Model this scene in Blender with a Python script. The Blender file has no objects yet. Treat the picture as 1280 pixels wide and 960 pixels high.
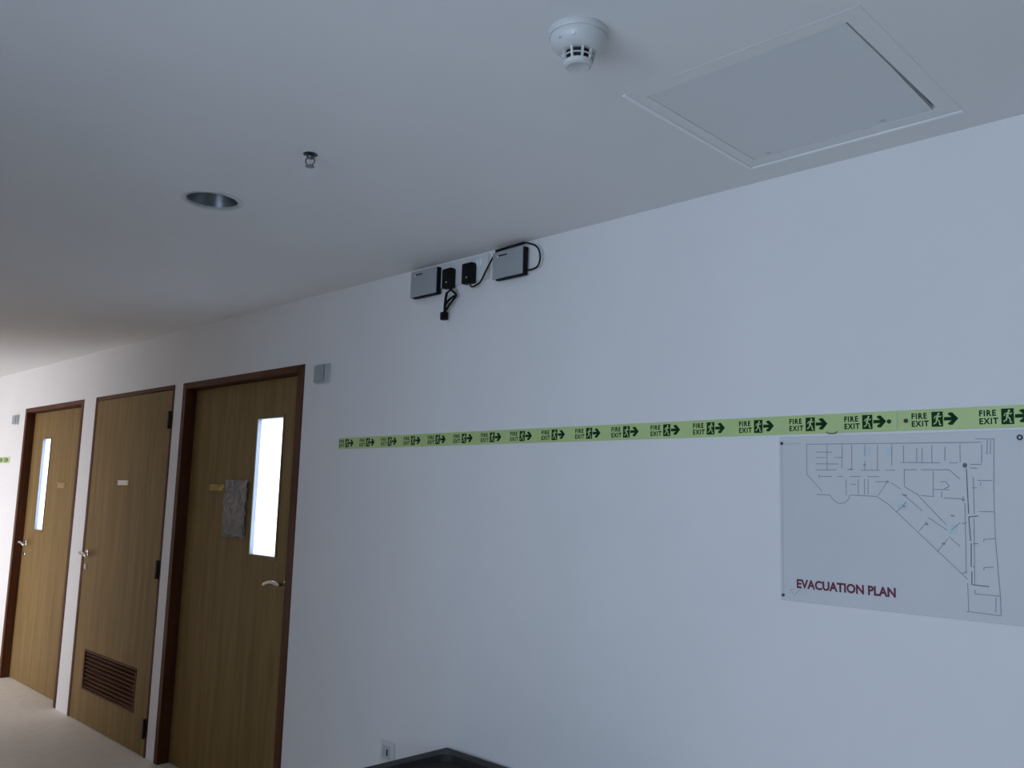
import bpy, bmesh, math, random
from mathutils import Vector, Matrix

random.seed(4)
scene = bpy.context.scene
COL = scene.collection

# ------------------------------------------------------------------ camera
CAM = Vector((0.0, -2.19, 1.493))
RIGHT = Vector((0.71301163, 0.70053951, 0.02930538))
UP = Vector((0.0714844, -0.11420821, 0.99088166))
FWD = Vector((-0.69749867, 0.70441527, 0.13150943))
cam_data = bpy.data.cameras.new('camera')
cam_data.sensor_width = 36.0
cam_data.lens = 30.3368
cam_data.clip_start = 0.02
cam = bpy.data.objects.new('camera', cam_data)
COL.objects.link(cam)
M = Matrix((RIGHT, UP, -FWD)).transposed().to_4x4()
M.translation = CAM
cam.matrix_world = M
scene.camera = cam

# ------------------------------------------------------------------ world: an even overcast sky
SKY = (0.76, 0.90, 1.17)
SKY_STRENGTH = 1.0
world = bpy.data.worlds.new('overcast_sky')
scene.world = world
world.use_nodes = True
bg = world.node_tree.nodes['Background']
bg.inputs['Color'].default_value = (*SKY, 1)
bg.inputs['Strength'].default_value = SKY_STRENGTH

vs = scene.view_settings
vs.view_transform = 'Standard'
vs.look = 'None'
vs.gamma = 1.0
vs.use_curve_mapping = False
vs.exposure = 2.40
scene.cycles.max_bounces = 12
scene.cycles.diffuse_bounces = 8

# room measures (metres): long wall is the plane y = 0, room on its -y side
CEIL = 2.42
TOP = 2.75
X_END, X_RIGHT = -10.3, 3.2
Y_BACK, Y_CORR, X_CORR = -3.1, -1.95, -2.7
WIN_ROOM = [(-1.65, -0.70, 0.65, 2.36), (-0.55, 0.40, 0.65, 2.36)]     # x0, x1, z0, z1 in the back wall
WIN_CORR = [(-10.1, -6.55, 0.05, 1.86)]                            # corridor side window


def portal(loc, rot, sx, sy):
    """A sampling portal in a window opening: it gives no light of its own."""
    d = bpy.data.lights.new('window_portal', 'AREA')
    d.shape = 'RECTANGLE'; d.size = sx; d.size_y = sy
    d.cycles.is_portal = True
    o = bpy.data.objects.new('window_portal', d)
    COL.objects.link(o); o.location = loc; o.rotation_euler = rot


for x0, x1, z0, z1 in WIN_ROOM:
    portal(((x0 + x1) / 2, Y_BACK - .02, (z0 + z1) / 2), (math.pi / 2, 0, 0), x1 - x0, z1 - z0)
for x0, x1, z0, z1 in WIN_CORR:
    portal(((x0 + x1) / 2, Y_CORR - .02, (z0 + z1) / 2), (math.pi / 2, 0, 0), x1 - x0, z1 - z0)


# ------------------------------------------------------------------ materials
def new_mat(name):
    m = bpy.data.materials.new(name); m.use_nodes = True
    nt = m.node_tree
    return m, nt, nt.nodes['Principled BSDF']


def plain(name, col, rough=.5, metal=0.0, noise=0.06, scale=40.0, bump=0.0, spec=0.5):
    """Colour with a little procedural variation and optional fine relief."""
    m, nt, b = new_mat(name)
    tc = nt.nodes.new('ShaderNodeTexCoord')
    n = nt.nodes.new('ShaderNodeTexNoise'); n.inputs['Scale'].default_value = scale
    n.inputs['Detail'].default_value = 3
    nt.links.new(tc.outputs['Object'], n.inputs['Vector'])
    r = nt.nodes.new('ShaderNodeValToRGB')
    r.color_ramp.elements[0].position = .3; r.color_ramp.elements[1].position = .7
    r.color_ramp.elements[0].color = (*[c * (1 - noise) for c in col], 1)
    r.color_ramp.elements[1].color = (*[min(1, c * (1 + noise)) for c in col], 1)
    nt.links.new(n.outputs['Fac'], r.inputs['Fac'])
    nt.links.new(r.outputs['Color'], b.inputs['Base Color'])
    b.inputs['Roughness'].default_value = rough
    b.inputs['Metallic'].default_value = metal
    b.inputs['Specular IOR Level'].default_value = spec
    if bump:
        bp = nt.nodes.new('ShaderNodeBump'); bp.inputs['Strength'].default_value = bump
        bp.inputs['Distance'].default_value = .002
        nt.links.new(n.outputs['Fac'], bp.inputs['Height'])
        nt.links.new(bp.outputs['Normal'], b.inputs['Normal'])
    return m


def wood(name, c1, c2, rough=.4, grain=(9, 9, .55), spec=0.4):
    m, nt, b = new_mat(name)
    tc = nt.nodes.new('ShaderNodeTexCoord')
    mp = nt.nodes.new('ShaderNodeMapping'); mp.inputs['Scale'].default_value = grain
    nt.links.new(tc.outputs['Object'], mp.inputs['Vector'])
    n = nt.nodes.new('ShaderNodeTexNoise'); n.inputs['Scale'].default_value = 2.2
    n.inputs['Detail'].default_value = 6; n.inputs['Roughness'].default_value = .6; n.inputs['Distortion'].default_value = .4
    nt.links.new(mp.outputs['Vector'], n.inputs['Vector'])
    n2 = nt.nodes.new('ShaderNodeTexNoise'); n2.inputs['Scale'].default_value = 14
    n2.inputs['Detail'].default_value = 3
    nt.links.new(mp.outputs['Vector'], n2.inputs['Vector'])
    mx = nt.nodes.new('ShaderNodeMath'); mx.operation = 'MULTIPLY_ADD'; mx.inputs[1].default_value = .35
    nt.links.new(n2.outputs['Fac'], mx.inputs[0]); nt.links.new(n.outputs['Fac'], mx.inputs[2])
    r = nt.nodes.new('ShaderNodeValToRGB')
    r.color_ramp.elements[0].position = .5; r.color_ramp.elements[1].position = .85
    r.color_ramp.elements[0].color = (*c1, 1); r.color_ramp.elements[1].color = (*c2, 1)
    nt.links.new(mx.outputs[0], r.inputs['Fac'])
    nt.links.new(r.outputs['Color'], b.inputs['Base Color'])
    b.inputs['Roughness'].default_value = rough
    b.inputs['Specular IOR Level'].default_value = spec
    return m


MAT = {
    'wall': plain('white_wall_paint', (.80, .80, .80), .75, noise=.012, scale=3, bump=.0, spec=.2),
    'ceiling': plain('white_ceiling_paint', (.78, .78, .78), .85, noise=.012, scale=3, spec=.15),
    'panel': plain('hatch_board', (.72, .73, .74), .8, noise=.012, scale=5, spec=.2),
    'trim_white': plain('white_trim', (.86, .87, .88), .45, noise=.01),
    'floor': plain('beige_vinyl', (.84, .78, .70), .5, noise=.04, scale=18, spec=.3),
    'slab': plain('concrete_slab', (.10, .10, .10), .9),
    'veneer': wood('oak_veneer', (.195, .126, .048), (.265, .176, .070), .55, spec=.1),
    'frame': wood('red_brown_timber', (.075, .026, .012), (.115, .042, .018), .5, (14, 14, .8), spec=.15),
    'slat': wood('louvre_timber', (.085, .040, .024), (.125, .060, .034), .6, (2, 9, 14), spec=.1),
    'dark': plain('dark_void', (.012, .011, .010), .8),
    'hinge': plain('bronzed_hinge', (.05, .035, .025), .4, .7),
    'steel': plain('satin_steel', (.66, .63, .58), .22, 1.0, noise=.03),
    'brass': plain('polished_brass', (.42, .27, .075), .3, 1.0, noise=.3, scale=45),
    'plate': plain('engraved_plate', (.72, .68, .58), .4, noise=.03),
    'black': plain('black_plastic', (.005, .005, .006), .5, noise=.1, spec=.2),
    'cable': plain('black_cable', (.006, .006, .008), .6, spec=.2),
    'device': plain('grey_white_plastic', (.36, .385, .40), .4, noise=.015),
    'plastic': plain('white_plastic', (.70, .71, .71), .4, noise=.015),
    'grey_plastic': plain('grey_plastic', (.38, .41, .43), .45, noise=.03),
    'mid_plastic': plain('pale_grey_plastic', (.52, .55, .57), .45, noise=.03),
    'ivory': plain('detector_plastic', (.56, .58, .57), .35, noise=.015),
    'chrome': plain('dull_chrome', (.32, .33, .34), .3, 1.0, noise=.05),
    'iron': plain('sprinkler_metal', (.10, .11, .12), .35, .85),
    'reflector': plain('mirror_reflector', (.20, .22, .24), .38, .9, noise=.04),
    'bulb': plain('frosted_lamp_tube', (.42, .44, .46), .5, noise=.01),
    'glow': plain('photoluminescent_green', (.50, .64, .27), .5, noise=.05, scale=7),
    'print': plain('dark_green_print', (.006, .040, .010), .65, noise=.1, spec=.15),
    'paper': plain('plan_paper', (.63, .645, .66), .5, noise=.012, scale=9, spec=.4),
    'ink': plain('plan_ink', (.27, .275, .35), .6, noise=.15, scale=60),
    'ink_dark': plain('plan_ink_dark', (.12, .125, .15), .6),
    'ink_red': plain('title_ink', (.14, .018, .05), .6),
    'tint': plain('plan_tint', (.54, .63, .65), .5),
    'pin': plain('dark_pin', (.05, .05, .06), .4),
    'cabinet': plain('charcoal_laminate', (.018, .0175, .016), .65, noise=.08),
    'gap': plain('black_seam', (.015, .015, .015), .8),
    'window_frame': plain('white_window_frame', (.75, .75, .75), .4, noise=.01),
}


def clear_glass(name='clear_glass', tint=(.95, .97, .97)):
    m, nt, b = new_mat(name)
    b.inputs['Base Color'].default_value = (1, 1, 1, 1)
    tr = nt.nodes.new('ShaderNodeBsdfTransparent'); tr.inputs['Color'].default_value = (*tint, 1)
    gl = nt.nodes.new('ShaderNodeBsdfGlossy'); gl.inputs['Roughness'].default_value = .03
    fr = nt.nodes.new('ShaderNodeFresnel'); fr.inputs['IOR'].default_value = 1.45
    mx = nt.nodes.new('ShaderNodeMixShader')
    nt.links.new(fr.outputs[0], mx.inputs[0]); nt.links.new(tr.outputs[0], mx.inputs[1]); nt.links.new(gl.outputs[0], mx.inputs[2])
    nt.links.new(mx.outputs[0], nt.nodes['Material Output'].inputs['Surface'])
    return m


def frosted_glass():
    m, nt, b = new_mat('frosted_glass')
    tl = nt.nodes.new('ShaderNodeBsdfTranslucent')
    n = nt.nodes.new('ShaderNodeTexNoise'); n.inputs['Scale'].default_value = 120
    r = nt.nodes.new('ShaderNodeValToRGB')
    r.color_ramp.elements[0].color = (.86, .88, .90, 1); r.color_ramp.elements[1].color = (.95, .96, .97, 1)
    nt.links.new(n.outputs['Fac'], r.inputs['Fac']); nt.links.new(r.outputs['Color'], tl.inputs['Color'])
    gl = nt.nodes.new('ShaderNodeBsdfGlossy'); gl.inputs['Roughness'].default_value = .15
    mx = nt.nodes.new('ShaderNodeMixShader'); mx.inputs[0].default_value = .06
    nt.links.new(tl.outputs[0], mx.inputs[1]); nt.links.new(gl.outputs[0], mx.inputs[2])
    nt.links.new(mx.outputs[0], nt.nodes['Material Output'].inputs['Surface'])
    return m


def crinkled_sleeve():
    m, nt, b = new_mat('crinkled_plastic_sleeve')
    tc = nt.nodes.new('ShaderNodeTexCoord')
    mp = nt.nodes.new('ShaderNodeMapping'); mp.inputs['Rotation'].default_value = (0, .7, 0)
    nt.links.new(tc.outputs['Object'], mp.inputs['Vector'])
    w = nt.nodes.new('ShaderNodeTexNoise'); w.inputs['Scale'].default_value = 11
    w.inputs['Distortion'].default_value = 2.2; w.inputs['Detail'].default_value = 2
    nt.links.new(mp.outputs['Vector'], w.inputs['Vector'])
    bp = nt.nodes.new('ShaderNodeBump'); bp.inputs['Strength'].default_value = 1; bp.inputs['Distance'].default_value = .03
    nt.links.new(w.outputs['Fac'], bp.inputs['Height']); nt.links.new(bp.outputs['Normal'], b.inputs['Normal'])
    b.inputs['Base Color'].default_value = (.19, .175, .155, 1)
    b.inputs['Roughness'].default_value = .18
    b.inputs['Specular IOR Level'].default_value = .9
    return m


MAT['glass'] = clear_glass()
MAT['daylight_warming_glass'] = clear_glass('daylight_warming_tint', (1.0, .91, .82))  # tint added to the panes to warm the daylight at the far left
MAT['frosted'] = frosted_glass()
MAT['sleeve'] = crinkled_sleeve()


# ------------------------------------------------------------------ mesh helpers
def box(bm, x0, x1, y0, y1, z0, z1, bevel=0.0, seg=2):
    v = [bm.verts.new(p) for p in ((x0, y0, z0), (x1, y0, z0), (x1, y1, z0), (x0, y1, z0), (x0, y0, z1), (x1, y0, z1), (x1, y1, z1), (x0, y1, z1))]
    f = [bm.faces.new([v[i] for i in q]) for q in ((0, 3, 2, 1), (4, 5, 6, 7), (0, 1, 5, 4), (1, 2, 6, 5), (2, 3, 7, 6), (3, 0, 4, 7))]
    if bevel:
        es = list({e for q in f for e in q.edges})
        bmesh.ops.bevel(bm, geom=es, offset=bevel, segments=seg, profile=.5, affect='EDGES')


def lathe(bm, prof, c=(0, 0, 0), seg=32, axis='z'):
    """prof: (radius, height) pairs turned about an axis through c."""
    cx, cy, cz = c
    rings = []
    for rad, h in prof:
        ring = []
        for k in range(1 if rad < 1e-6 else seg):
            a = 2 * math.pi * k / seg
            p, q = rad * math.cos(a), rad * math.sin(a)
            ring.append(bm.verts.new((cx + p, cy + q, cz + h) if axis == 'z' else (cx + p, cy + h, cz + q) if axis == 'y' else (cx + h, cy + p, cz + q)))
        rings.append(ring)
    for a, b in zip(rings, rings[1:]):
        for k in range(seg):
            k2 = (k + 1) % seg
            if len(a) == 1 and len(b) == 1: continue
            if len(a) == 1: bm.faces.new((a[0], b[k], b[k2]))
            elif len(b) == 1: bm.faces.new((a[k], b[0], a[k2]))
            else: bm.faces.new((a[k], b[k], b[k2], a[k2]))
    bmesh.ops.recalc_face_normals(bm, faces=bm.faces)


def smooth_path(pts, n=6):
    """Catmull-Rom through the points."""
    P = [Vector(p) for p in pts]; out = []
    for i in range(len(P) - 1):
        p0, p1, p2, p3 = P[max(i - 1, 0)], P[i], P[i + 1], P[min(i + 2, len(P) - 1)]
        for k in range(n):
            t = k / n
            out.append(.5 * ((2 * p1) + (p2 - p0) * t + (2 * p0 - 5 * p1 + 4 * p2 - p3) * t * t + (3 * p1 - p0 - 3 * p2 + p3) * t ** 3))
    out.append(P[-1])
    return out


def tube(bm, pts, rad, seg=8):
    pts = [Vector(p) for p in pts]; rings = []
    n0 = None
    for i, p in enumerate(pts):
        t = (pts[min(i + 1, len(pts) - 1)] - pts[max(i - 1, 0)]).normalized()
        if n0 is None:
            n0 = t.orthogonal().normalized()
        n0 = (n0 - t * n0.dot(t)).normalized()
        b = t.cross(n0)
        rr = rad[i] if isinstance(rad, (list, tuple)) else rad
        rings.append([bm.verts.new(p + rr * (math.cos(2 * math.pi * k / seg) * n0 + math.sin(2 * math.pi * k / seg) * b)) for k in range(seg)])
    for a, b in zip(rings, rings[1:]):
        for k in range(seg):
            bm.faces.new((a[k], a[(k + 1) % seg], b[(k + 1) % seg], b[k]))
    bm.faces.new(rings[0][::-1]); bm.faces.new(rings[-1])
    bmesh.ops.recalc_face_normals(bm, faces=bm.faces)


def poly(bm, pts, y=0.0):
    """Flat polygon in the x-z plane facing -y (points counter-clockwise seen from the room)."""
    bm.faces.new([bm.verts.new((x, y, z)) for x, z in pts])


def grid_slab(bm, us, vs_, t0, t1, holes, axes):
    """A slab over the (u, v) range with rectangular holes; axes maps (u, v, t) to (x, y, z)."""
    U = sorted(set(us + [h[0] for h in holes] + [h[1] for h in holes]))
    V = sorted(set(vs_ + [h[2] for h in holes] + [h[3] for h in holes]))
    U = [q for q in U if us[0] <= q <= us[-1]]; V = [q for q in V if vs_[0] <= q <= vs_[-1]]

    def solid(i, j):
        if not (0 <= i < len(U) - 1 and 0 <= j < len(V) - 1): return False
        a, b = (U[i] + U[i + 1]) / 2, (V[j] + V[j + 1]) / 2
        return not any(h[0] < a < h[1] and h[2] < b < h[3] for h in holes)
    cache = {}

    def vt(i, j, t):
        k = (i, j, t)
        if k not in cache: cache[k] = bm.verts.new(axes(U[i], V[j], t))
        return cache[k]
    for i in range(len(U) - 1):
        for j in range(len(V) - 1):
            if not solid(i, j): continue
            for t in (t0, t1):
                bm.faces.new([vt(i, j, t), vt(i + 1, j, t), vt(i + 1, j + 1, t), vt(i, j + 1, t)])
            for di, dj, e in ((-1, 0, ((i, j), (i, j + 1))), (1, 0, ((i + 1, j), (i + 1, j + 1))), (0, -1, ((i, j), (i + 1, j))), (0, 1, ((i, j + 1), (i + 1, j + 1)))):
                if not solid(i + di, j + dj):
                    (a, b), (c, d) = e
                    bm.faces.new([vt(a, b, t0), vt(c, d, t0), vt(c, d, t1), vt(a, b, t1)])
    bmesh.ops.recalc_face_normals(bm, faces=bm.faces)


def mesh_of(bm, name, m, smooth=False):
    me = bpy.data.meshes.new(name)
    bm.to_mesh(me); bm.free()
    me.materials.append(MAT[m])
    if smooth:
        for p in me.polygons: p.use_smooth = True
        try: me.set_sharp_from_angle(angle=math.radians(38))
        except Exception: pass
    return me


def link(name, me, parent=None, loc=None):
    o = bpy.data.objects.new(name, me)
    COL.objects.link(o)
    if parent is not None: o.parent = parent
    if loc is not None: o.location = loc
    return o


def obj(name, bm, m, parent=None, smooth=False, loc=None):
    return link(name, mesh_of(bm, name, m, smooth), parent, loc)


def bx(name, m, parent, x0, x1, y0, y1, z0, z1, bevel=0.0, seg=2):
    bm = bmesh.new(); box(bm, x0, x1, y0, y1, z0, z1, bevel, seg)
    return obj(name, bm, m, parent, smooth=bevel > 0)


def tag(o, label, cat=None, group=None, kind=None):
    o['label'] = label
    if cat: o['category'] = cat
    if group: o['group'] = group
    if kind: o['kind'] = kind
    return o


def root(name, loc, label=None, cat=None, group=None, kind=None):
    o = bpy.data.objects.new(name, None)
    o.empty_display_size = .05
    COL.objects.link(o); o.location = loc
    if label: tag(o, label, cat, group, kind)
    return o


def text_mesh(body, size, m, name, bold=0.0, spacing=1.0, line=1.0, sx=1.0):
    cu = bpy.data.curves.new(name, 'FONT')
    cu.body = body; cu.size = size; cu.offset = bold; cu.space_character = spacing; cu.space_line = line
    cu.resolution_u = 3
    t = bpy.data.objects.new(name + '_source', cu); COL.objects.link(t)
    bpy.context.view_layer.update()
    me = bpy.data.meshes.new_from_object(t.evaluated_get(bpy.context.evaluated_depsgraph_get()))
    bpy.data.objects.remove(t); bpy.data.curves.remove(cu)
    for v in me.vertices: v.co = Vector((v.co.x * sx, 0, v.co.y))
    me.materials.clear(); me.materials.append(MAT[m]); me.name = name
    return me


def fit_mesh(me, x0, x1, z0, z1):
    """Scale a flat mesh to an x-z rectangle."""
    xs = [v.co.x for v in me.vertices]; zs = [v.co.z for v in me.vertices]
    a, b, c, d = min(xs), max(xs), min(zs), max(zs)
    for v in me.vertices:
        v.co.x = x0 + (v.co.x - a) / (b - a) * (x1 - x0)
        v.co.z = z0 + (v.co.z - c) / (d - c) * (z1 - z0)
    return me

# traced floor plan, millimetres from the lower left corner of the sheet
THIN = [(78,412,505,407),(492,415,530,414),(79,412,78,333),(78,333,120,288),(104,280,140,279),(140,279,149,267),(149,267,163,258),(163,258,180,260),(180,260,190,271),(190,271,192,280),(192,280,260,278),(260,278,289,259),(289,259,463,93),(463,84,463,20),(458,20,530,18),(531,415,526,300),(526,300,525,188),(525,188,530,63),(530,63,530,18),(478,70,478,61),(478,61,530,61),(484,327,483,242),(482,232,478,82),(464,267,461,105),(329,403,328,362),(360,397,359,362),(373,397,371,361),(395,402,394,361),(425,399,423,365),(458,403,457,361),(505,402,503,359),(517,412,515,379),(524,412,522,379),(320,362,413,360),(433,360,452,360),(135,410,134,342),(175,412,173,348),(200,409,199,342),(234,408,233,378),(233,367,232,342),(266,407,264,342),(301,407,299,353),(104,391,148,390),(104,377,131,376),(154,376,177,376),(104,360,165,359),(103,344,159,344),(187,345,204,345),(221,343,270,343),(283,343,307,343),(112,327,147,327),(161,327,176,327),(193,327,221,327),(237,327,267,327),(112,332,112,322),(184,320,183,279),(215,320,214,282),(231,321,230,282),(240,321,239,283),(195,307,209,307),(258,314,285,315),(328,344,358,344),(368,344,432,344),(432,344,455,322),(329,344,328,303),(328,303,357,285),(366,282,396,280),(396,342,394,280),(394,297,431,297),(414,293,413,278),(418,277,461,276),(461,282,460,269),(412,314,424,316),(424,316,431,304),(431,304,419,299),(289,317,264,280),(296,313,319,297),(321,287,368,246),(380,231,423,202),(369,272,421,215),(432,203,452,221),(359,197,379,221),(399,151,424,182),(427,187,450,166),(309,242,331,265),(357,287,369,272),(493,319,524,319),(499,315,499,307),(480,302,491,302),(494,248,524,248),(478,174,489,175),(501,179,501,186),(501,185,524,188),(499,122,519,124),(499,122,498,116),(456,218,466,222),(452,104,462,110),(480,236,492,238),(478,356,503,356),(477,348,493,347),(519,24,521,57)]
THICK = [(470,347,471,242),(471,235,489,237),(471,235,473,180),(474,175,472,121),(473,111,472,81),(472,81,508,80)]
BLOB = [(328,283,5),(325,256,4),(436,237,4),(377,215,4),(414,171,4),(232,357,3),(196,346,3),(461,274,3),(478,122,2),(288,315,3)]
TINT = [(228,405,249,378),(285,399,303,377),(310,271,335,245),(425,215,446,193)]
SIGN = [(26,28,38,31),(30,29,34,18),(38,15,59,35)]

# ================================================================== the setting
DOORS = [(-4.842, -3.553), (-6.180, -4.952), (-7.690, -6.404)]      # outer frame edges on the wall
DOOR_H = 2.098
HATCH = (-1.118, -0.648, -0.648, -0.152)
DOWN = (-2.593, -0.972)

bm = bmesh.new()
grid_slab(bm, [X_END - .2, X_RIGHT + .2], [-.1, TOP], 0.0, .16, [(a, b, -.2, DOOR_H) for a, b in DOORS], lambda u, v, t: (u, t, v))
tag(obj('wall_front', bm, 'wall'), 'long white painted wall with the three doors', kind='structure')

bm = bmesh.new()
grid_slab(bm, [X_CORR, X_RIGHT + .2], [-.1, TOP], Y_BACK - .2, Y_BACK, WIN_ROOM, lambda u, v, t: (u, t, v))
tag(obj('wall_back', bm, 'wall'), 'white wall behind the viewer with two windows', kind='structure')
bm = bmesh.new()
grid_slab(bm, [X_END - .2, X_CORR], [-.1, TOP], Y_CORR - .2, Y_CORR, WIN_CORR, lambda u, v, t: (u, t, v))
tag(obj('wall_corridor', bm, 'wall'), 'white corridor wall facing the doors with a tall window', kind='structure')
bm = bmesh.new()
grid_slab(bm, [Y_BACK - .2, Y_CORR - .2], [-.1, TOP], X_CORR - .2, X_CORR, [], lambda u, v, t: (t, u, v))
tag(obj('wall_return', bm, 'wall'), 'short white wall where the room narrows to the corridor', kind='structure')
bm = bmesh.new()
grid_slab(bm, [Y_CORR, 0.0], [-.1, TOP], X_END - .2, X_END, [], lambda u, v, t: (t, u, v))
tag(obj('wall_left', bm, 'wall'), 'plain white end wall of the corridor', kind='structure')
bm = bmesh.new()
grid_slab(bm, [Y_BACK, 0.0], [-.1, TOP], X_RIGHT, X_RIGHT + .2, [], lambda u, v, t: (t, u, v))
tag(obj('wall_right', bm, 'wall'), 'plain white wall closing the room on the right', kind='structure')
bm = bmesh.new(); box(bm, X_END - .2, X_RIGHT + .2, Y_BACK - .2, .16, -.1, 0.0)
tag(obj('floor', bm, 'floor'), 'pale beige vinyl floor along the doors', kind='structure')
bm = bmesh.new()
grid_slab(bm, [X_END, X_RIGHT], [Y_BACK, 0.0], CEIL, CEIL + .015, [HATCH, (DOWN[0] - .1, DOWN[0] + .1, DOWN[1] - .1, DOWN[1] + .1)], lambda u, v, t: (u, v, t))
ring_in, ring_out = [], []                                              # round cut-out for the downlight inside the square
for k in range(48):
    a = 2 * math.pi * k / 48
    ca, sa = math.cos(a), math.sin(a); m_ = .1 / max(abs(ca), abs(sa))
    ring_in.append(bm.verts.new((DOWN[0] + .0825 * ca, DOWN[1] + .0825 * sa, CEIL))); ring_out.append(bm.verts.new((DOWN[0] + m_ * ca, DOWN[1] + m_ * sa, CEIL)))
for k in range(48): bm.faces.new((ring_in[k], ring_out[k], ring_out[(k + 1) % 48], ring_in[(k + 1) % 48]))
tag(obj('ceiling', bm, 'ceiling'), 'flat white painted ceiling', kind='structure')
bm = bmesh.new(); box(bm, X_END - .2, X_RIGHT + .2, Y_BACK - .2, .16, TOP, TOP + .1)  # unseen, added so no sky light enters through the hatch gap
tag(obj('light_block_slab', bm, 'slab'), 'unseen dark slab added above the ceiling to keep sky light out', kind='structure')


def window(n, cx, cy, z0, z1, w, turn, label, glass='glass'):
    """A two-light window set in its opening; built about the origin in x-z and turned into place."""
    t = root('window_%d' % n, (cx, cy, z0), label, kind='structure')
    t.rotation_euler = (0, 0, turn)
    h = z1 - z0; k = .05
    for a in ((-w / 2, -w / 2 + k, 0, h), (w / 2 - k, w / 2, 0, h), (-.025, .025, k, h - k), (-w / 2 + k, w / 2 - k, 0, k), (-w / 2 + k, w / 2 - k, h - k, h)):
        bx('frame_bar', 'window_frame', t, a[0], a[1], -.06, .0, a[2], a[3], .004, 1)
    for s in (-1, 1):
        a, b = (-w / 2 + k, -.025) if s < 0 else (.025, w / 2 - k)
        bx('pane', glass, t, a, b, -.033, -.029, k, h - k)
    bx('window_sill', 'window_frame', t, -w / 2 + .002, w / 2 - .002, .002, .20, .0, .018, .004, 1)


n = 0
for i, (x0, x1, z0, z1) in enumerate(WIN_ROOM):
    n += 1; window(n, (x0 + x1) / 2, Y_BACK - .13, z0, z1, x1 - x0, 0, 'white framed window behind the viewer, %s one' % ('left', 'right')[i])
for x0, x1, z0, z1 in WIN_CORR:
    n += 1; window(n, (x0 + x1) / 2, Y_CORR - .13, z0, z1, x1 - x0, 0, 'tall white framed window facing the farthest door', 'daylight_warming_glass')


# ------------------------------------------------------------------ doors
def lever(parent, x, y, z, side, plate_h=.0, key=True):
    """Lever handle on the leaf face y, pointing to side (+1 right, -1 left)."""
    h = root('handle', (x, y, z)); h.parent = parent
    h['label'] = 'satin steel lever handle'
    bm = bmesh.new(); lathe(bm, [(0, 0), (.026, 0), (.026, -.006), (.022, -.009), (0, -.009)], seg=24, axis='y')
    obj('rose', bm, 'steel', h, True)
    bm = bmesh.new()
    tube(bm, smooth_path([(0, -.006, 0), (0, -.035, .001), (side * .006, -.052, .004), (side * .03, -.058, .010), (side * .07, -.058, .008), (side * .115, -.056, -.004), (side * .125, -.05, -.010)], 5), .0095, 10)
    obj('lever', bm, 'steel', h, True)
    if key:
        bm = bmesh.new(); lathe(bm, [(0, 0), (.020, 0), (.020, -.007), (.017, -.010), (.006, -.010), (.006, -.006), (0, -.006)], c=(0, 0, -.085), seg=20, axis='y')
        obj('key_cylinder', bm, 'steel', h, True)


def door(n, ox, leaf_y, fl, fr, ft, label, glass=None, hinge_x=None, grille=None, stops=True):
    x0, x1 = ox
    t = root('door_%d' % n, ((x0 + x1) / 2, .0, 0), label, kind='structure')
    L = lambda *a: (a[0] - t.location.x, a[1] - t.location.x, *a[2:])
    yb = .13
    bx('jamb', 'frame', t, *L(x0, x0 + fl, -.004, yb, 0, DOOR_H), .003, 1)
    bx('jamb', 'frame', t, *L(x1 - fr, x1, -.004, yb, 0, DOOR_H), .003, 1)
    bx('header', 'frame', t, *L(x0 + fl, x1 - fr, -.004, yb, DOOR_H - ft, DOOR_H), .003, 1)
    lx0, lx1, lz1 = x0 + fl + .003, x1 - fr - .003, DOOR_H - ft - .004
    holes = []
    if glass: holes.append((glass[0] - t.location.x, glass[1] - t.location.x, glass[2], glass[3]))
    if grille: holes.append((grille[0] - t.location.x, grille[1] - t.location.x, grille[2], grille[3]))
    bm = bmesh.new()
    grid_slab(bm, [lx0 - t.location.x, lx1 - t.location.x], [.006, lz1], leaf_y, leaf_y + .045, holes, lambda u, v, q: (u, q, v))
    leaf = obj('leaf', bm, 'veneer', t)
    # stop bead behind the leaf closes the gap to the room beyond
    for nm, a in (('stop', (x0 + fl - .001, x0 + fl + .016, leaf_y + .047, leaf_y + .062, 0, lz1)), ('stop', (x1 - fr - .016, x1 - fr + .001, leaf_y + .047, leaf_y + .062, 0, lz1)),
                  ('stop', (x0 + fl, x1 - fr, leaf_y + .047, leaf_y + .062, lz1 - .014, lz1 + .006))):
        bx(nm, 'frame', t, *L(*a))
    bx('threshold', 'slab', t, *L(x0 + fl, x1 - fr, leaf_y + .012, leaf_y + .06, .0, .0055))
    if glass:
        g = L(*glass[:2], 0)[:2]
        bx('pane', 'frosted', t, g[0] + .0005, g[1] - .0005, leaf_y + .020, leaf_y + .025, glass[2] + .0005, glass[3] - .0005)
        b = .012
        for a in ((g[0] + .0004, g[0] + .004, glass[2] + .004, glass[3] - .004), (g[1] - .004, g[1] - .0004, glass[2] + .004, glass[3] - .004), (g[0] + .0004, g[1] - .0004, glass[2] + .0004, glass[2] + .004), (g[0] + .0004, g[1] - .0004, glass[3] - .004, glass[3] - .0004)):
            bx('glazing_channel', 'grey_plastic', t, a[0], a[1], leaf_y - .001, leaf_y + .0195, a[2], a[3])
        for a in ((g[0] - b, g[0], glass[2] - b, glass[3] + b), (g[1], g[1] + b, glass[2] - b, glass[3] + b), (g[0], g[1], glass[2] - b, glass[2]), (g[0], g[1], glass[3], glass[3] + b)):
            bx('glazing_bead', 'veneer', t, a[0], a[1], leaf_y - .004, leaf_y + .001, a[2], a[3])
    return t, L


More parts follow.
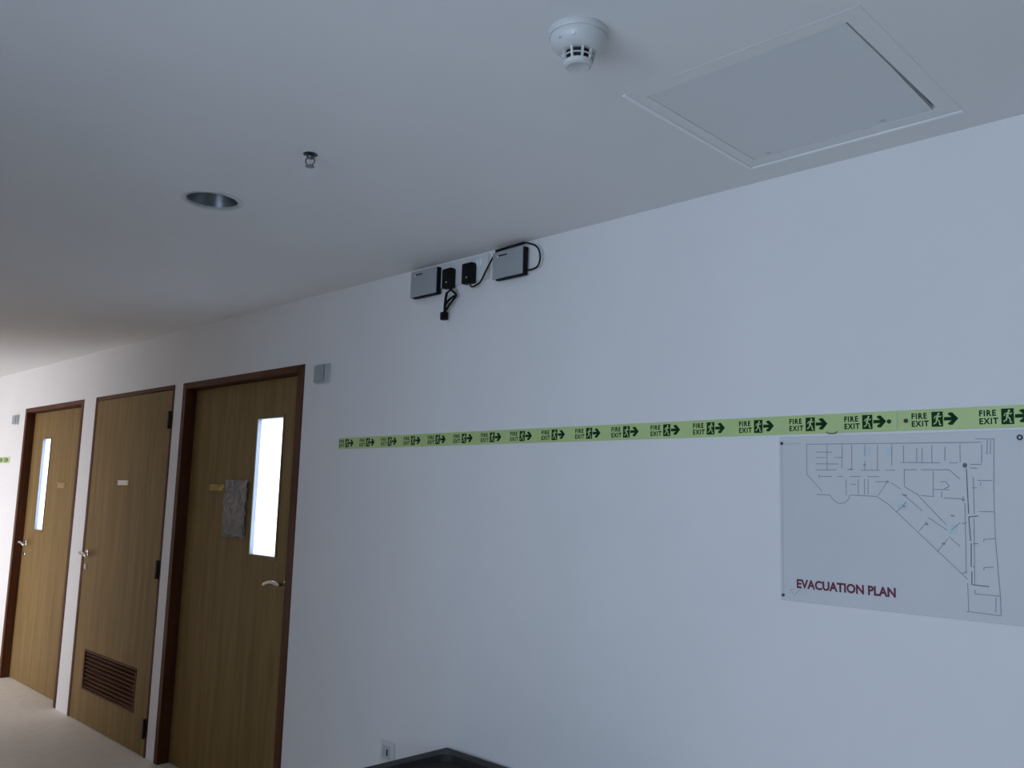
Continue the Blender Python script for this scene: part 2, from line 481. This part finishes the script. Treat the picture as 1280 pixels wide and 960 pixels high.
d1, L1 = door(1, DOORS[0], .060, .045, .060, .034, 'nearest brown wooden door, with a narrow lit window and a notice', glass=(-4.070, -3.818, 1.173, 1.864))
lever(d1, -3.690 - d1.location.x, .060, 1.055, -1)
d2, L2 = door(2, DOORS[1], -.002, .040, .022, .026, 'middle brown wooden door with a louvred vent at its foot', grille=(-5.968, -5.152, .205, .452))
lever(d2, -6.080 - d2.location.x, -.002, 1.050, 1)
d3, L3 = door(3, DOORS[2], .060, .045, .045, .034, 'farthest brown wooden door, beside the bright wall at left', glass=(-7.400, -7.212, 1.147, 1.850))
lever(d3, -7.560 - d3.location.x, .060, 1.035, 1)

for z in (1.89, 1.03, .155):                                           # hinges of the middle door
    bm = bmesh.new(); lathe(bm, [(0, -.052), (.0085, -.052), (.0085, .052), (0, .052)], c=(-4.975 - d2.location.x, -.012, z), seg=12)
    box(bm, -5.012 - d2.location.x, -4.976 - d2.location.x, -.0055, -.0025, z - .05, z + .05)
    obj('hinge', bm, 'hinge', d2, True)

# louvred vent in the middle door: a frame, a black sheet for the shade behind, and each slat by itself
gx0, gx1, gz0, gz1 = -5.968 - d2.location.x, -5.152 - d2.location.x, .205, .452
vent = root('vent_grille', (0, 0, 0)); vent.parent = d2; vent['label'] = 'red-brown timber louvred vent'
for a in ((gx0 + .0005, gx0 + .016, gz0 + .0005, gz1 - .0005), (gx1 - .016, gx1 - .0005, gz0 + .0005, gz1 - .0005), (gx0 + .016, gx1 - .016, gz0 + .0005, gz0 + .012), (gx0 + .016, gx1 - .016, gz1 - .012, gz1 - .0005)):
    bx('vent_frame', 'slat', vent, a[0], a[1], -.006, .040, a[2], a[3])
bx('vent_shade', 'dark', vent, gx0 + .001, gx1 - .001, .0405, .043, gz0 + .001, gz1 - .001)
bm = bmesh.new()
w = (gx1 - gx0) / 2 - .017
for p in (((-w, -.004, -.004), (w, -.004, -.004), (w, .026, .003), (-w, .026, .003)),):
    q = [bm.verts.new((a, b - .0035 * .5, c + .0045)) for a, b, c in p] + [bm.verts.new((a, b + .0035 * .5, c - .0045)) for a, b, c in p]
    for f in ((0, 1, 2, 3), (7, 6, 5, 4), (0, 4, 5, 1), (1, 5, 6, 2), (2, 6, 7, 3), (3, 7, 4, 0)): bm.faces.new([q[i] for i in f])
bmesh.ops.recalc_face_normals(bm, faces=bm.faces)
slat_me = mesh_of(bm, 'slat', 'slat')
NS = 9
for k in range(NS):
    link('slat', slat_me, vent, ((gx0 + gx1) / 2, .002, gz0 + .0245 + k * (gz1 - gz0 - .049) / (NS - 1)))


def nameplate(t, x, y, z, m, label, w=.165, h=.036):
    x -= t.location.x
    o = bx('nameplate', m, t, x - w / 2, x + w / 2, y - .004, y, z - h / 2, z + h / 2, .0015, 1)
    o['label'] = label
    for s in (-1, 1):
        bm = bmesh.new(); lathe(bm, [(0, -.0065), (.0035, -.006), (.0045, -.004), (.0045, -.003)], c=(x + s * (w / 2 - .009), y, z), seg=10, axis='y')
        obj('screw', bm, 'steel', o, True)


nameplate(d1, -4.465, .060, 1.505, 'brass', 'brass nameplate')
nameplate(d2, -5.590, -.002, 1.520, 'plate', 'small pale nameplate', h=.030)
nameplate(d3, -6.890, .060, 1.492, 'brass', 'brass nameplate', h=.04)

# notice in a plastic sleeve taped to the nearest door
nt_ = root('notice_sleeve', (-4.235, .060, 1.25), 'crinkled clear plastic sleeve with a notice on the nearest door', 'notice')
bx('sheet', 'plate', nt_, -.105, .105, -.0015, -.0005, .008, .288)
bm = bmesh.new()
NU, NV = 22, 28
random.seed(7)
ph = [random.uniform(0, 6.28) for _ in range(6)]
gv = [[bm.verts.new((-.118 + .236 * i / NU, -.0125 - .0035 * math.sin(ph[0] + i * .9 + .7 * j) - .003 * math.sin(ph[1] + j * 1.15 - .45 * i) - .002 * math.sin(ph[2] + .5 * i * 1.7 + j * .3), .297 * j / NV)) for i in range(NU + 1)] for j in range(NV + 1)]
for j in range(NV):
    for i in range(NU): bm.faces.new((gv[j][i], gv[j][i + 1], gv[j + 1][i + 1], gv[j + 1][i]))
obj('sleeve', bm, 'sleeve', nt_, True)


# ================================================================== fire exit strips
PITCH = .1519
TZ0, TZ1 = 1.687, 1.737
ZC = (TZ0 + TZ1) / 2
word_me = fit_mesh(text_mesh('FIRE\nEXIT', .02, 'print', 'lettering', bold=.0008, line=.98, spacing=1.22), 0, .040, -.0165, .0165)
bm = bmesh.new(); poly(bm, [(.0465, -.018), (.0725, -.018), (.0725, .018), (.0465, .018)])
picto_me = mesh_of(bm, 'pictogram', 'print')
bm = bmesh.new()                                                       # running figure, drawn within the dark square


def limb(pts, w):
    for (xa, za), (xb, zb) in zip(pts, pts[1:]):
        dx, dz = xb - xa, zb - za; l = math.hypot(dx, dz); nx, nz = -dz / l * w, dx / l * w
        ex, ez = dx / l * w * .5, dz / l * w * .5
        poly(bm, [(xa + nx - ex, za + nz - ez), (xa - nx - ex, za - nz - ez), (xb - nx + ex, zb - nz + ez), (xb + nx + ex, zb + nz + ez)])


poly(bm, [(.0628 + .0026 * math.cos(a * math.pi / 6), .0125 + .0030 * math.sin(a * math.pi / 6)) for a in range(12)])
limb([(.0612, .0085), (.0585, .0005)], .0024)
limb([(.0612, .0080), (.0655, .0050), (.0685, .0075)], .0011)
limb([(.0600, .0082), (.0550, .0070), (.0525, .0020)], .0011)
limb([(.0588, .0000), (.0640, -.0050), (.0650, -.0135), (.0680, -.0135)], .0014)
limb([(.0582, .0000), (.0570, -.0075), (.0515, -.0115)], .0014)
figure_me = mesh_of(bm, 'running_figure', 'glow')
bm = bmesh.new()
poly(bm, [(.0745, -.0042), (.0990, -.0042), (.0990, .0042), (.0745, .0042)])
for s in (1, -1):
    q = [(.1070, 0), (.0935, .0150), (.0870, .0150), (.0825, .0115), (.0930, .0030), (.0930, 0)]
    q = [(x, s * z) for x, z in q]
    poly(bm, q if s > 0 else q[::-1])
bmesh.ops.recalc_face_normals(bm, faces=bm.faces)
arrow_me = mesh_of(bm, 'arrow', 'print')


def screw(parent, x, y, z, m='pin', ring=False):
    bm = bmesh.new(); lathe(bm, [(0, -.0022 if not ring else -.0006), (.0024, -.0022 if not ring else -.0006), (.0030, -.0024), (.0052, -.0018), (.0056, 0)], c=(x, y, z), seg=14, axis='y')
    return obj('screw', bm, m, parent, True)


def exit_strip(x0, x1, first, count, label, screws, z_off=0.0):
    t = root('exit_sign_strip', (x0, 0, TZ0 + z_off), label, 'exit sign', 'fire exit strips along the wall')
    h = TZ1 - TZ0
    bx('backing', 'glow', t, 0.0004, x1 - x0 - .0008, -.0030, -.0004, 0, h, .0006, 1)
    for k in range(count):
        x = first + k * PITCH - x0
        link('lettering', word_me, t, (x, -.0033, h / 2))
        p = link('pictogram', picto_me, t, (x, -.0033, h / 2))
        link('running_figure', figure_me, p, (0, -.0004, 0))
        link('arrow', arrow_me, t, (x, -.0033, h / 2))
    for sx, m in screws: screw(t, sx - x0, -.003, h / 2 - .001, m)


exit_strip(-3.237, -2.034, -3.230, 8, 'pale green fire exit strip starting beside the nearest door', [(-2.050, 'glow')])
exit_strip(-2.034, -.8175, -3.230 + 8 * PITCH, 8, 'pale green fire exit strip in the middle, ending above the evacuation plan', [(-2.018, 'glow'), (-.838, 'hinge')])
exit_strip(-.8170, .399, -.7835, 8, 'pale green fire exit strip running off the right edge above the plan', [(-.797, 'hinge'), (.385, 'hinge')])
exit_strip(-9.20, -7.985, -9.195, 8, 'pale green fire exit strip on the bright wall at far left', [(-8.0, 'glow')], -.024)

# ================================================================== evacuation plan
SX, SZ, SW, SH = -1.133, 1.247, .598, .433
plan = root('evacuation_plan', (SX, 0, SZ), 'large evacuation plan sheet pinned to the wall under the exit strip', 'plan sheet')
bx('sheet', 'paper', plan, 0, SW, -.0045, -.0004, 0, SH, .0008, 1)
YI = -.0049


def strokes(name, segs, w, m, y=YI):
    bm = bmesh.new()
    for x0, z0, x1, z1 in segs:
        dx, dz = x1 - x0, z1 - z0; l = math.hypot(dx, dz) or 1
        nx, nz = -dz / l * w / 2, dx / l * w / 2
        q = [(x0 + nx, z0 + nz), (x0 - nx, z0 - nz), (x1 - nx, z1 - nz), (x1 + nx, z1 + nz)]
        poly(bm, [(a / 1000, b / 1000) for a, b in q], y)
    return obj(name, bm, m, plan)


for a, b, c, d in TINT: strokes('tinted_room', [(a, (b + d) / 2, c, (b + d) / 2)], 22, 'tint', YI + .0002)
strokes('room_lines', THIN, 1.8, 'ink')
strokes('escape_route', THICK, 2.1, 'ink_dark', YI - .0002)
for a, b, r in BLOB: strokes('door_mark', [(a - r, b, a + r, b - 1)], 4.0, 'ink', YI - .0001)
strokes('signature', SIGN, 1.0, 'ink')
strokes('border_line', [(8, 14, 8, 414), (8, 414, 60, 414)], .8, 'ink')
bm = bmesh.new(); poly(bm, [((467 + 5.2 * math.cos(a * math.pi / 8)) / 1000, (354 + 5.6 * math.sin(a * math.pi / 8)) / 1000) for a in range(16)], YI - .0003)
obj('position_dot', bm, 'ink_dark', plan)
title = fit_mesh(text_mesh('EVACUATION PLAN', .03, 'ink_red', 'title', bold=.0012), .0455, .3005, .0345, .0585)
o = link('title', title, plan, (0, YI, 0)); o['label'] = 'dark red title lettering'
for i, (x, z) in enumerate(((8, 416), (7, 13), (584, 416), (590, 14))):
    bm = bmesh.new()
    if i < 2: lathe(bm, [(0, -.0045), (.003, -.004), (.0042, -.002), (.0042, 0)], c=(x / 1000, -.0044, z / 1000), seg=14, axis='y')
    else: lathe(bm, [(.0032, 0), (.0032, -.0025), (.0045, -.0032), (.0062, -.0025), (.0064, 0)], c=(x / 1000, -.0044, z / 1000), seg=18, axis='y')
    obj('pin' if i < 2 else 'eyelet', bm, 'pin', plan, True)
bm = bmesh.new(); tube(bm, smooth_path([(.134, -.0042, .4435), (.139, -.0042, .4395), (.149, -.0045, .4385), (.158, -.0042, .4395), (.163, -.0042, .4440)], 4), .0012, 6)
obj('hanging_loop', bm, 'pin', plan, True)


# ================================================================== equipment up by the ceiling
def network_box(x0, x1, z0, z1, label):
    t = root('network_box', ((x0 + x1) / 2, 0, z0), label, 'network box', 'wall boxes by the ceiling')
    w, h = (x1 - x0) / 2, z1 - z0
    bx('back_plate', 'device', t, -w, w - .004, -.010, -.0005, .003, h, .002, 1)
    bx('side_band', 'black', t, -w + .012, w + .002, -.024, -.010, -.003, h - .002, .004, 2)
    bx('front_cover', 'device', t, -w, w - .004, -.034, -.022, .002, h, .003, 2)
    bx('bottom_lip', 'black', t, -w + .016, w + .002, -.031, -.024, -.004, .001, .001, 1)
    bx('side_lip', 'black', t, w - .003, w + .003, -.033, -.024, -.003, h - .004, .001, 1)
    bx('vent_slot', 'black', t, -w + .028, -w + .075, -.0347, -.0335, h - .020, h - .0145)
    bx('brand_mark', 'grey_plastic', t, -w + .010, -w + .050, -.0344, -.0335, .012, .0145)
    bm = bmesh.new(); lathe(bm, [(0, -.0375), (.003, -.0368), (.0042, -.035), (.0042, -.033)], c=(-w + .028, 0, h - .019), seg=12, axis='y')
    obj('indicator', bm, 'trim_white', t, True)
    return t


network_box(-2.738, -2.572, 2.292, 2.402, 'grey-white network box left of the two black adapters')
nbR = network_box(-2.256, -2.096, 2.292, 2.396, 'grey-white network box right of the adapters, black cable looped over it')

so = root('socket_outlet', (-2.43, 0, 2.313), 'white double socket plate holding the two black power adapters', 'socket')
bx('backbox', 'plastic', so, -.142, .128, -.008, -.0005, 0, .096, .002, 1)
bx('face_plate', 'plastic', so, -.142, .128, -.014, -.0075, 0, .096, .003, 2)
bx('rocker_switch', 'trim_white', so, .085, .099, -.018, -.013, .055, .078, .001, 1)
bx('rocker_switch', 'trim_white', so, .062, .076, -.018, -.013, .055, .078, .001, 1)


def adapter(x0, x1, z0, z1, label):
    t = root('power_adapter', ((x0 + x1) / 2, -.0145, z0), label, 'power adapter', 'black adapters in the socket')
    w, h = (x1 - x0) / 2, z1 - z0
    bx('body', 'black', t, -w, w, -.030, 0, 0, h, .007, 3)
    bx('collar', 'black', t, -w + .004, w - .004, -.004, .0004, .004, h - .004)
    bm = bmesh.new(); lathe(bm, [(0, -.0312), (.003, -.0308), (.0034, -.029)], c=(.004, 0, .022), seg=10, axis='y')
    o = obj('indicator', bm, 'trim_white', t, True)
    return t


aL = adapter(-2.533, -2.479, 2.300, 2.379, 'black power adapter on the left of the socket, tied cable hanging below')
aR = adapter(-2.418, -2.360, 2.300, 2.381, 'black power adapter on the right of the socket, next to the cabled box')


def cable(parent, pts, rad=.0032, name='cable'):
    bm = bmesh.new(); lo = parent.location
    tube(bm, smooth_path([(a - lo.x, b - lo.y, c - lo.z) for a, b, c in pts], 6), rad, 8)
    return obj(name, bm, 'cable', parent, True)


cable(nbR, [(-2.378, -.030, 2.303), (-2.376, -.030, 2.290), (-2.362, -.030, 2.285), (-2.342, -.029, 2.290), (-2.322, -.028, 2.300), (-2.300, -.026, 2.335), (-2.270, -.026, 2.372), (-2.250, -.029, 2.392), (-2.232, -.029, 2.4005),
           (-2.180, -.028, 2.4035), (-2.105, -.027, 2.4075), (-2.075, -.027, 2.4000), (-2.045, -.026, 2.386), (-2.028, -.025, 2.365), (-2.024, -.024, 2.335), (-2.036, -.022, 2.312), (-2.060, -.019, 2.306), (-2.092, -.017, 2.306)])
bm = bmesh.new(); lo = nbR.location                                      # doubled lead bundled along the top of the right box
tube(bm, [(-2.246 - lo.x, -.027 - lo.y, 2.4035 - lo.z), (-2.180 - lo.x, -.024 - lo.y, 2.4070 - lo.z), (-2.105 - lo.x, -.022 - lo.y, 2.4095 - lo.z)], .0048, 8)
obj('bundled_lead', bm, 'cable', nbR, True)
cable(aL, [(-2.490, -.030, 2.303), (-2.484, -.030, 2.290), (-2.462, -.029, 2.272), (-2.462, -.028, 2.262), (-2.490, -.027, 2.240), (-2.520, -.026, 2.214), (-2.530, -.025, 2.200)], .0045)
cable(aL, [(-2.515, -.028, 2.285), (-2.520, -.028, 2.262), (-2.523, -.028, 2.235), (-2.526, -.026, 2.205)], .0055)
cable(aL, [(-2.468, -.028, 2.266), (-2.500, -.030, 2.252), (-2.517, -.030, 2.232), (-2.524, -.028, 2.208)], .0045)
cable(aL, [(-2.505, -.020, 2.302), (-2.503, -.024, 2.292), (-2.515, -.028, 2.284)], .004)
lo = aL.location
bx('cable_tie', 'black', aL, -2.543 - lo.x, -2.515 - lo.x, -.036 - lo.y, -.014 - lo.y, 2.178 - lo.z, 2.210 - lo.z, .004, 2)
bx('label_tag', 'plastic', aL, -2.508 - lo.x, -2.474 - lo.x, -.0165 - lo.y, -.0150 - lo.y, 2.272 - lo.z, 2.296 - lo.z)


# ================================================================== small wall boxes
def wall_sensor(x0, x1, z0, z1, label):
    t = root('wall_sensor', ((x0 + x1) / 2, 0, z0), label, 'wall sensor', 'sensor boxes beside the doors')
    w, h = (x1 - x0) / 2, z1 - z0
    bx('back_plate', 'mid_plastic', t, -w, w, -.008, -.0005, 0, h, .003, 2)
    bx('cover', 'grey_plastic', t, -w + .006, w - .028, -.024, -.007, .006, h - .006, .004, 2)
    bx('side_panel', 'mid_plastic', t, w - .024, w - .006, -.018, -.007, .006, h - .006, .003, 2)
    bx('lens', 'grey_plastic', t, -w + .026, w - .040, -.0255, -.023, .014, h - .030, .001, 1)


wall_sensor(-3.447, -3.335, 1.990, 2.083, 'small grey sensor box high on the wall beside the nearest door')
wall_sensor(-7.965, -7.845, 1.975, 2.058, 'small pale sensor box high on the bright wall beside the farthest door')

ws = root('wall_socket', (-2.783, 0, .468), 'small white wall socket low on the wall beside the dark cabinet', 'socket')
bx('face_plate', 'plastic', ws, -.041, .041, -.011, -.0005, 0, .074, .003, 2)
bx('insert', 'mid_plastic', ws, -.026, .026, -.0135, -.0105, .012, .062, .0015, 1)
bx('port', 'black', ws, .002, .011, -.0140, -.0132, .024, .048)


# ================================================================== ceiling fittings
sd = root('smoke_detector', (-1.058, -.962, CEIL), 'pale dome smoke detector with black slots, under the ceiling near the top edge', 'smoke detector')
bm = bmesh.new(); lathe(bm, [(0, 0), (.0590, 0), (.0600, -.003), (.0600, -.010), (.0585, -.013), (.045, -.013)], seg=48)
obj('base', bm, 'ivory', sd, True)
bm = bmesh.new(); lathe(bm, [(.0560, -.0125), (.0565, -.018), (.0545, -.026), (.0490, -.034), (.0420, -.040), (.0365, -.043), (.0330, -.0445), (.024, -.0445)], seg=48)
obj('housing', bm, 'ivory', sd, True)
bm = bmesh.new(); lathe(bm, [(.0262, -.043), (.0212, -.0665), (0, -.0665)], seg=32)
obj('sensing_chamber', bm, 'dark', sd, True)
bm = bmesh.new(); lathe(bm, [(.0308, -.0543), (.0314, -.0546), (.0308, -.0562), (.0280, -.0562), (.0282, -.0543), (.0308, -.0543)], seg=40)
obj('slot_ring', bm, 'ivory', sd, True)
bm = bmesh.new(); lathe(bm, [(.0285, -.0640), (.0285, -.0660), (.0270, -.0715), (.0215, -.0745), (.0200, -.0735), (0, -.0735)], seg=40)
lathe(bm, [(.0285, -.0640), (.020, -.0640)], seg=40)
obj('cap', bm, 'ivory', sd, True)
bm = bmesh.new()
q = [(.0345, -.043), (.0290, -.066), (.0250, -.066), (.0280, -.043)]
va = [bm.verts.new((a, -.0022, c)) for a, c in q]; vb = [bm.verts.new((a, .0022, c)) for a, c in q]
bm.faces.new(va); bm.faces.new(vb[::-1])
for k in range(4): bm.faces.new((va[k], vb[k], vb[(k + 1) % 4], va[(k + 1) % 4]))
bmesh.ops.recalc_face_normals(bm, faces=bm.faces)
rib_me = mesh_of(bm, 'rib', 'ivory')
for k in range(9):
    o = link('rib', rib_me, sd); o.rotation_euler = (0, 0, 2 * math.pi * k / 9 + .12)
bm = bmesh.new(); lathe(bm, [(0, -.033), (.0035, -.033), (.0035, -.026), (0, -.026)], c=(.026, -.045, 0), seg=10)
obj('indicator', bm, 'trim_white', sd, True)
bx('label_mark', 'grey_plastic', sd, -.006, .0, -.0525, -.0505, -.0320, -.0230)

sp = root('fire_sprinkler', (-2.016, -.972, CEIL), 'small dark metal fire sprinkler hanging from the ceiling beside the downlight', 'sprinkler')
bm = bmesh.new(); lathe(bm, [(0, 0), (.0205, 0), (.0210, -.0012), (.016, -.0035), (.010, -.005), (0, -.005)], seg=28)
obj('escutcheon', bm, 'iron', sp, True)
bm = bmesh.new(); lathe(bm, [(0, -.006), (.0105, -.006), (.0105, -.013), (.0085, -.016), (0, -.016)], seg=16)
obj('body', bm, 'iron', sp, True)
for s in (-1, 1):
    bm = bmesh.new(); tube(bm, smooth_path([(s * .0078, s * .006, -.012), (s * .0105, s * .008, -.020), (s * .0095, s * .0073, -.030), (s * .003, s * .0023, -.039)], 4), .0018, 8)
    obj('frame_arm', bm, 'iron', sp, True)
bm = bmesh.new(); lathe(bm, [(0, -.016), (.0022, -.017), (.0022, -.034), (0, -.036)], seg=10)
obj('glass_bulb', bm, 'mid_plastic', sp, True)
bm = bmesh.new(); lathe(bm, [(0, -.037), (.005, -.038), (.0135, -.041), (.0138, -.0425), (0, -.0425)], seg=20)
obj('deflector', bm, 'iron', sp, True)
sp.scale = (.95, .95, .85)

dl = root('ceiling_downlight', (DOWN[0], DOWN[1], CEIL), 'round recessed downlight, switched off, left of the sprinkler', 'downlight')
bm = bmesh.new(); lathe(bm, [(.080, .004), (.080, -.003), (.084, -.005), (.0945, -.003), (.096, 0), (.080, 0)], seg=48)
obj('trim_ring', bm, 'ivory', dl, True)
bm = bmesh.new(); lathe(bm, [(.0815, -.002), (.078, .012), (.070, .040), (.056, .075), (.040, .090), (0, .092)], seg=48)
obj('reflector', bm, 'reflector', dl, True)
for s in (-1, 1):
    bm = bmesh.new(); tube(bm, smooth_path([(s * .014 + .010, -.05, .050), (s * .014 + .010, .02, .046), (s * .014 + .010, .045, .046)], 4), .0085, 12)
    obj('lamp_tube', bm, 'bulb', dl, True)
bx('lamp_base', 'plastic', dl, -.018, .038, -.064, -.046, .034, .064, .003, 1)
bx('lamp_clip', 'black', dl, -.004, .024, .040, .047, .034, .060, .002, 1)

# access hatch
hx0, hx1, hy0, hy1 = HATCH
ha = root('access_hatch', ((hx0 + hx1) / 2, (hy0 + hy1) / 2, CEIL), 'square access hatch in the ceiling with a black gap along one side', 'access hatch')
q = lambda a, b, c, d: (a - ha.location.x, b - ha.location.x, c - ha.location.y, d - ha.location.y)
o4 = (-1.157, -.607, -.690, -.105)
for a in ((o4[0], o4[0] + .010, o4[2], o4[3]), (o4[0] + .010, o4[1], o4[3] - .010, o4[3])):
    bx('trim_bead', 'trim_white', ha, *q(*a), -.0045, -.0002, .001, 1)  # whiter on the two sides where the flange catches light
for a in ((o4[0] + .010, o4[1], o4[2], o4[2] + .004), (o4[1] - .004, o4[1], o4[2] + .004, o4[3] - .010)):
    bx('trim_bead', 'ceiling', ha, *q(*a), -.0008, -.0002)
bm = bmesh.new()                                                        # board hung a little askew: the gap widens towards the wall
pts = [(hx0 + .0012, hy0 + .0012), (hx1 - .0045, hy0 + .0012), (hx1 - .0060, (hy0 + hy1) / 2 - .01), (hx1 - .0125, hy1 - .0012), (hx0 + .0012, hy1 - .0012)]
lo_, hi_ = [[bm.verts.new((x - ha.location.x, y - ha.location.y, z)) for x, y in pts] for z in (.0012, .014)]
bm.faces.new(lo_[::-1]); bm.faces.new(hi_)
for k in range(5): bm.faces.new((lo_[k], lo_[(k + 1) % 5], hi_[(k + 1) % 5], hi_[k]))
bmesh.ops.recalc_face_normals(bm, faces=bm.faces)
obj('panel', bm, 'panel', ha)
for s in (0, 1):
    x = hx0 + .05 + s * .30
    bm = bmesh.new(); lathe(bm, [(0, .0005), (.007, .0005), (.0075, .002)], c=(x - ha.location.x, hy1 - .02 - ha.location.y, 0), seg=14)
    obj('catch', bm, 'mid_plastic', ha, True)


# ================================================================== dark cabinet whose corner shows at the bottom edge
CX, CY, CZ, CW, CD = -2.425, -.018, .600, 1.00, .52
cb = root('low_cabinet', (CX + CW / 2, CY - CD / 2, 0), 'low charcoal cabinet with a sunken black top, standing against the wall', 'cabinet')
hw, hd = CW / 2, CD / 2
bx('body', 'cabinet', cb, -hw + .012, hw - .012, -hd + .012, hd - .004, .06, CZ - .03, .003, 1)
bx('plinth', 'gap', cb, -hw + .04, hw - .04, -hd + .05, hd - .02, 0, .06)
bm = bmesh.new()                                                        # raised rim with rounded inner corners
N = 8


def rr(w, d, r):
    pts = []
    for cx, cy, a0 in ((w - r, d - r, 0), (-w + r, d - r, 90), (-w + r, -d + r, 180), (w - r, -d + r, 270)):
        for k in range(N + 1):
            a = math.radians(a0 + 90 * k / N); pts.append((cx + r * math.cos(a), cy + r * math.sin(a)))
    return pts


loops = []
for pts, z in ((rr(hw, hd, .006), CZ - .03), (rr(hw, hd, .006), CZ - .003), (rr(hw - .003, hd - .003, .006), CZ), (rr(hw - .050, hd - .050, .05), CZ), (rr(hw - .053, hd - .053, .05), CZ - .024)):
    loops.append([bm.verts.new((x, y, z)) for x, y in pts])
for a, b in zip(loops, loops[1:]):
    for k in range(len(a)): bm.faces.new((a[k], a[(k + 1) % len(a)], b[(k + 1) % len(a)], b[k]))
bmesh.ops.recalc_face_normals(bm, faces=bm.faces)
obj('top_rim', bm, 'cabinet', cb, True)
bx('sunken_top', 'gap', cb, -hw + .02, hw - .02, -hd + .02, hd - .02, CZ - .030, CZ - .022)
for s in (-1, 1):
    dr = bx('cabinet_door', 'cabinet', cb, min(s * .003, s * (hw - .014)), max(s * .003, s * (hw - .014)), -hd - .006, -hd + .011, .07, CZ - .04, .002, 1)
    bx('knob', 'steel', dr, s * .04 - .006, s * .04 + .006, -hd - .030, -hd - .005, .30, .42, .003, 1)
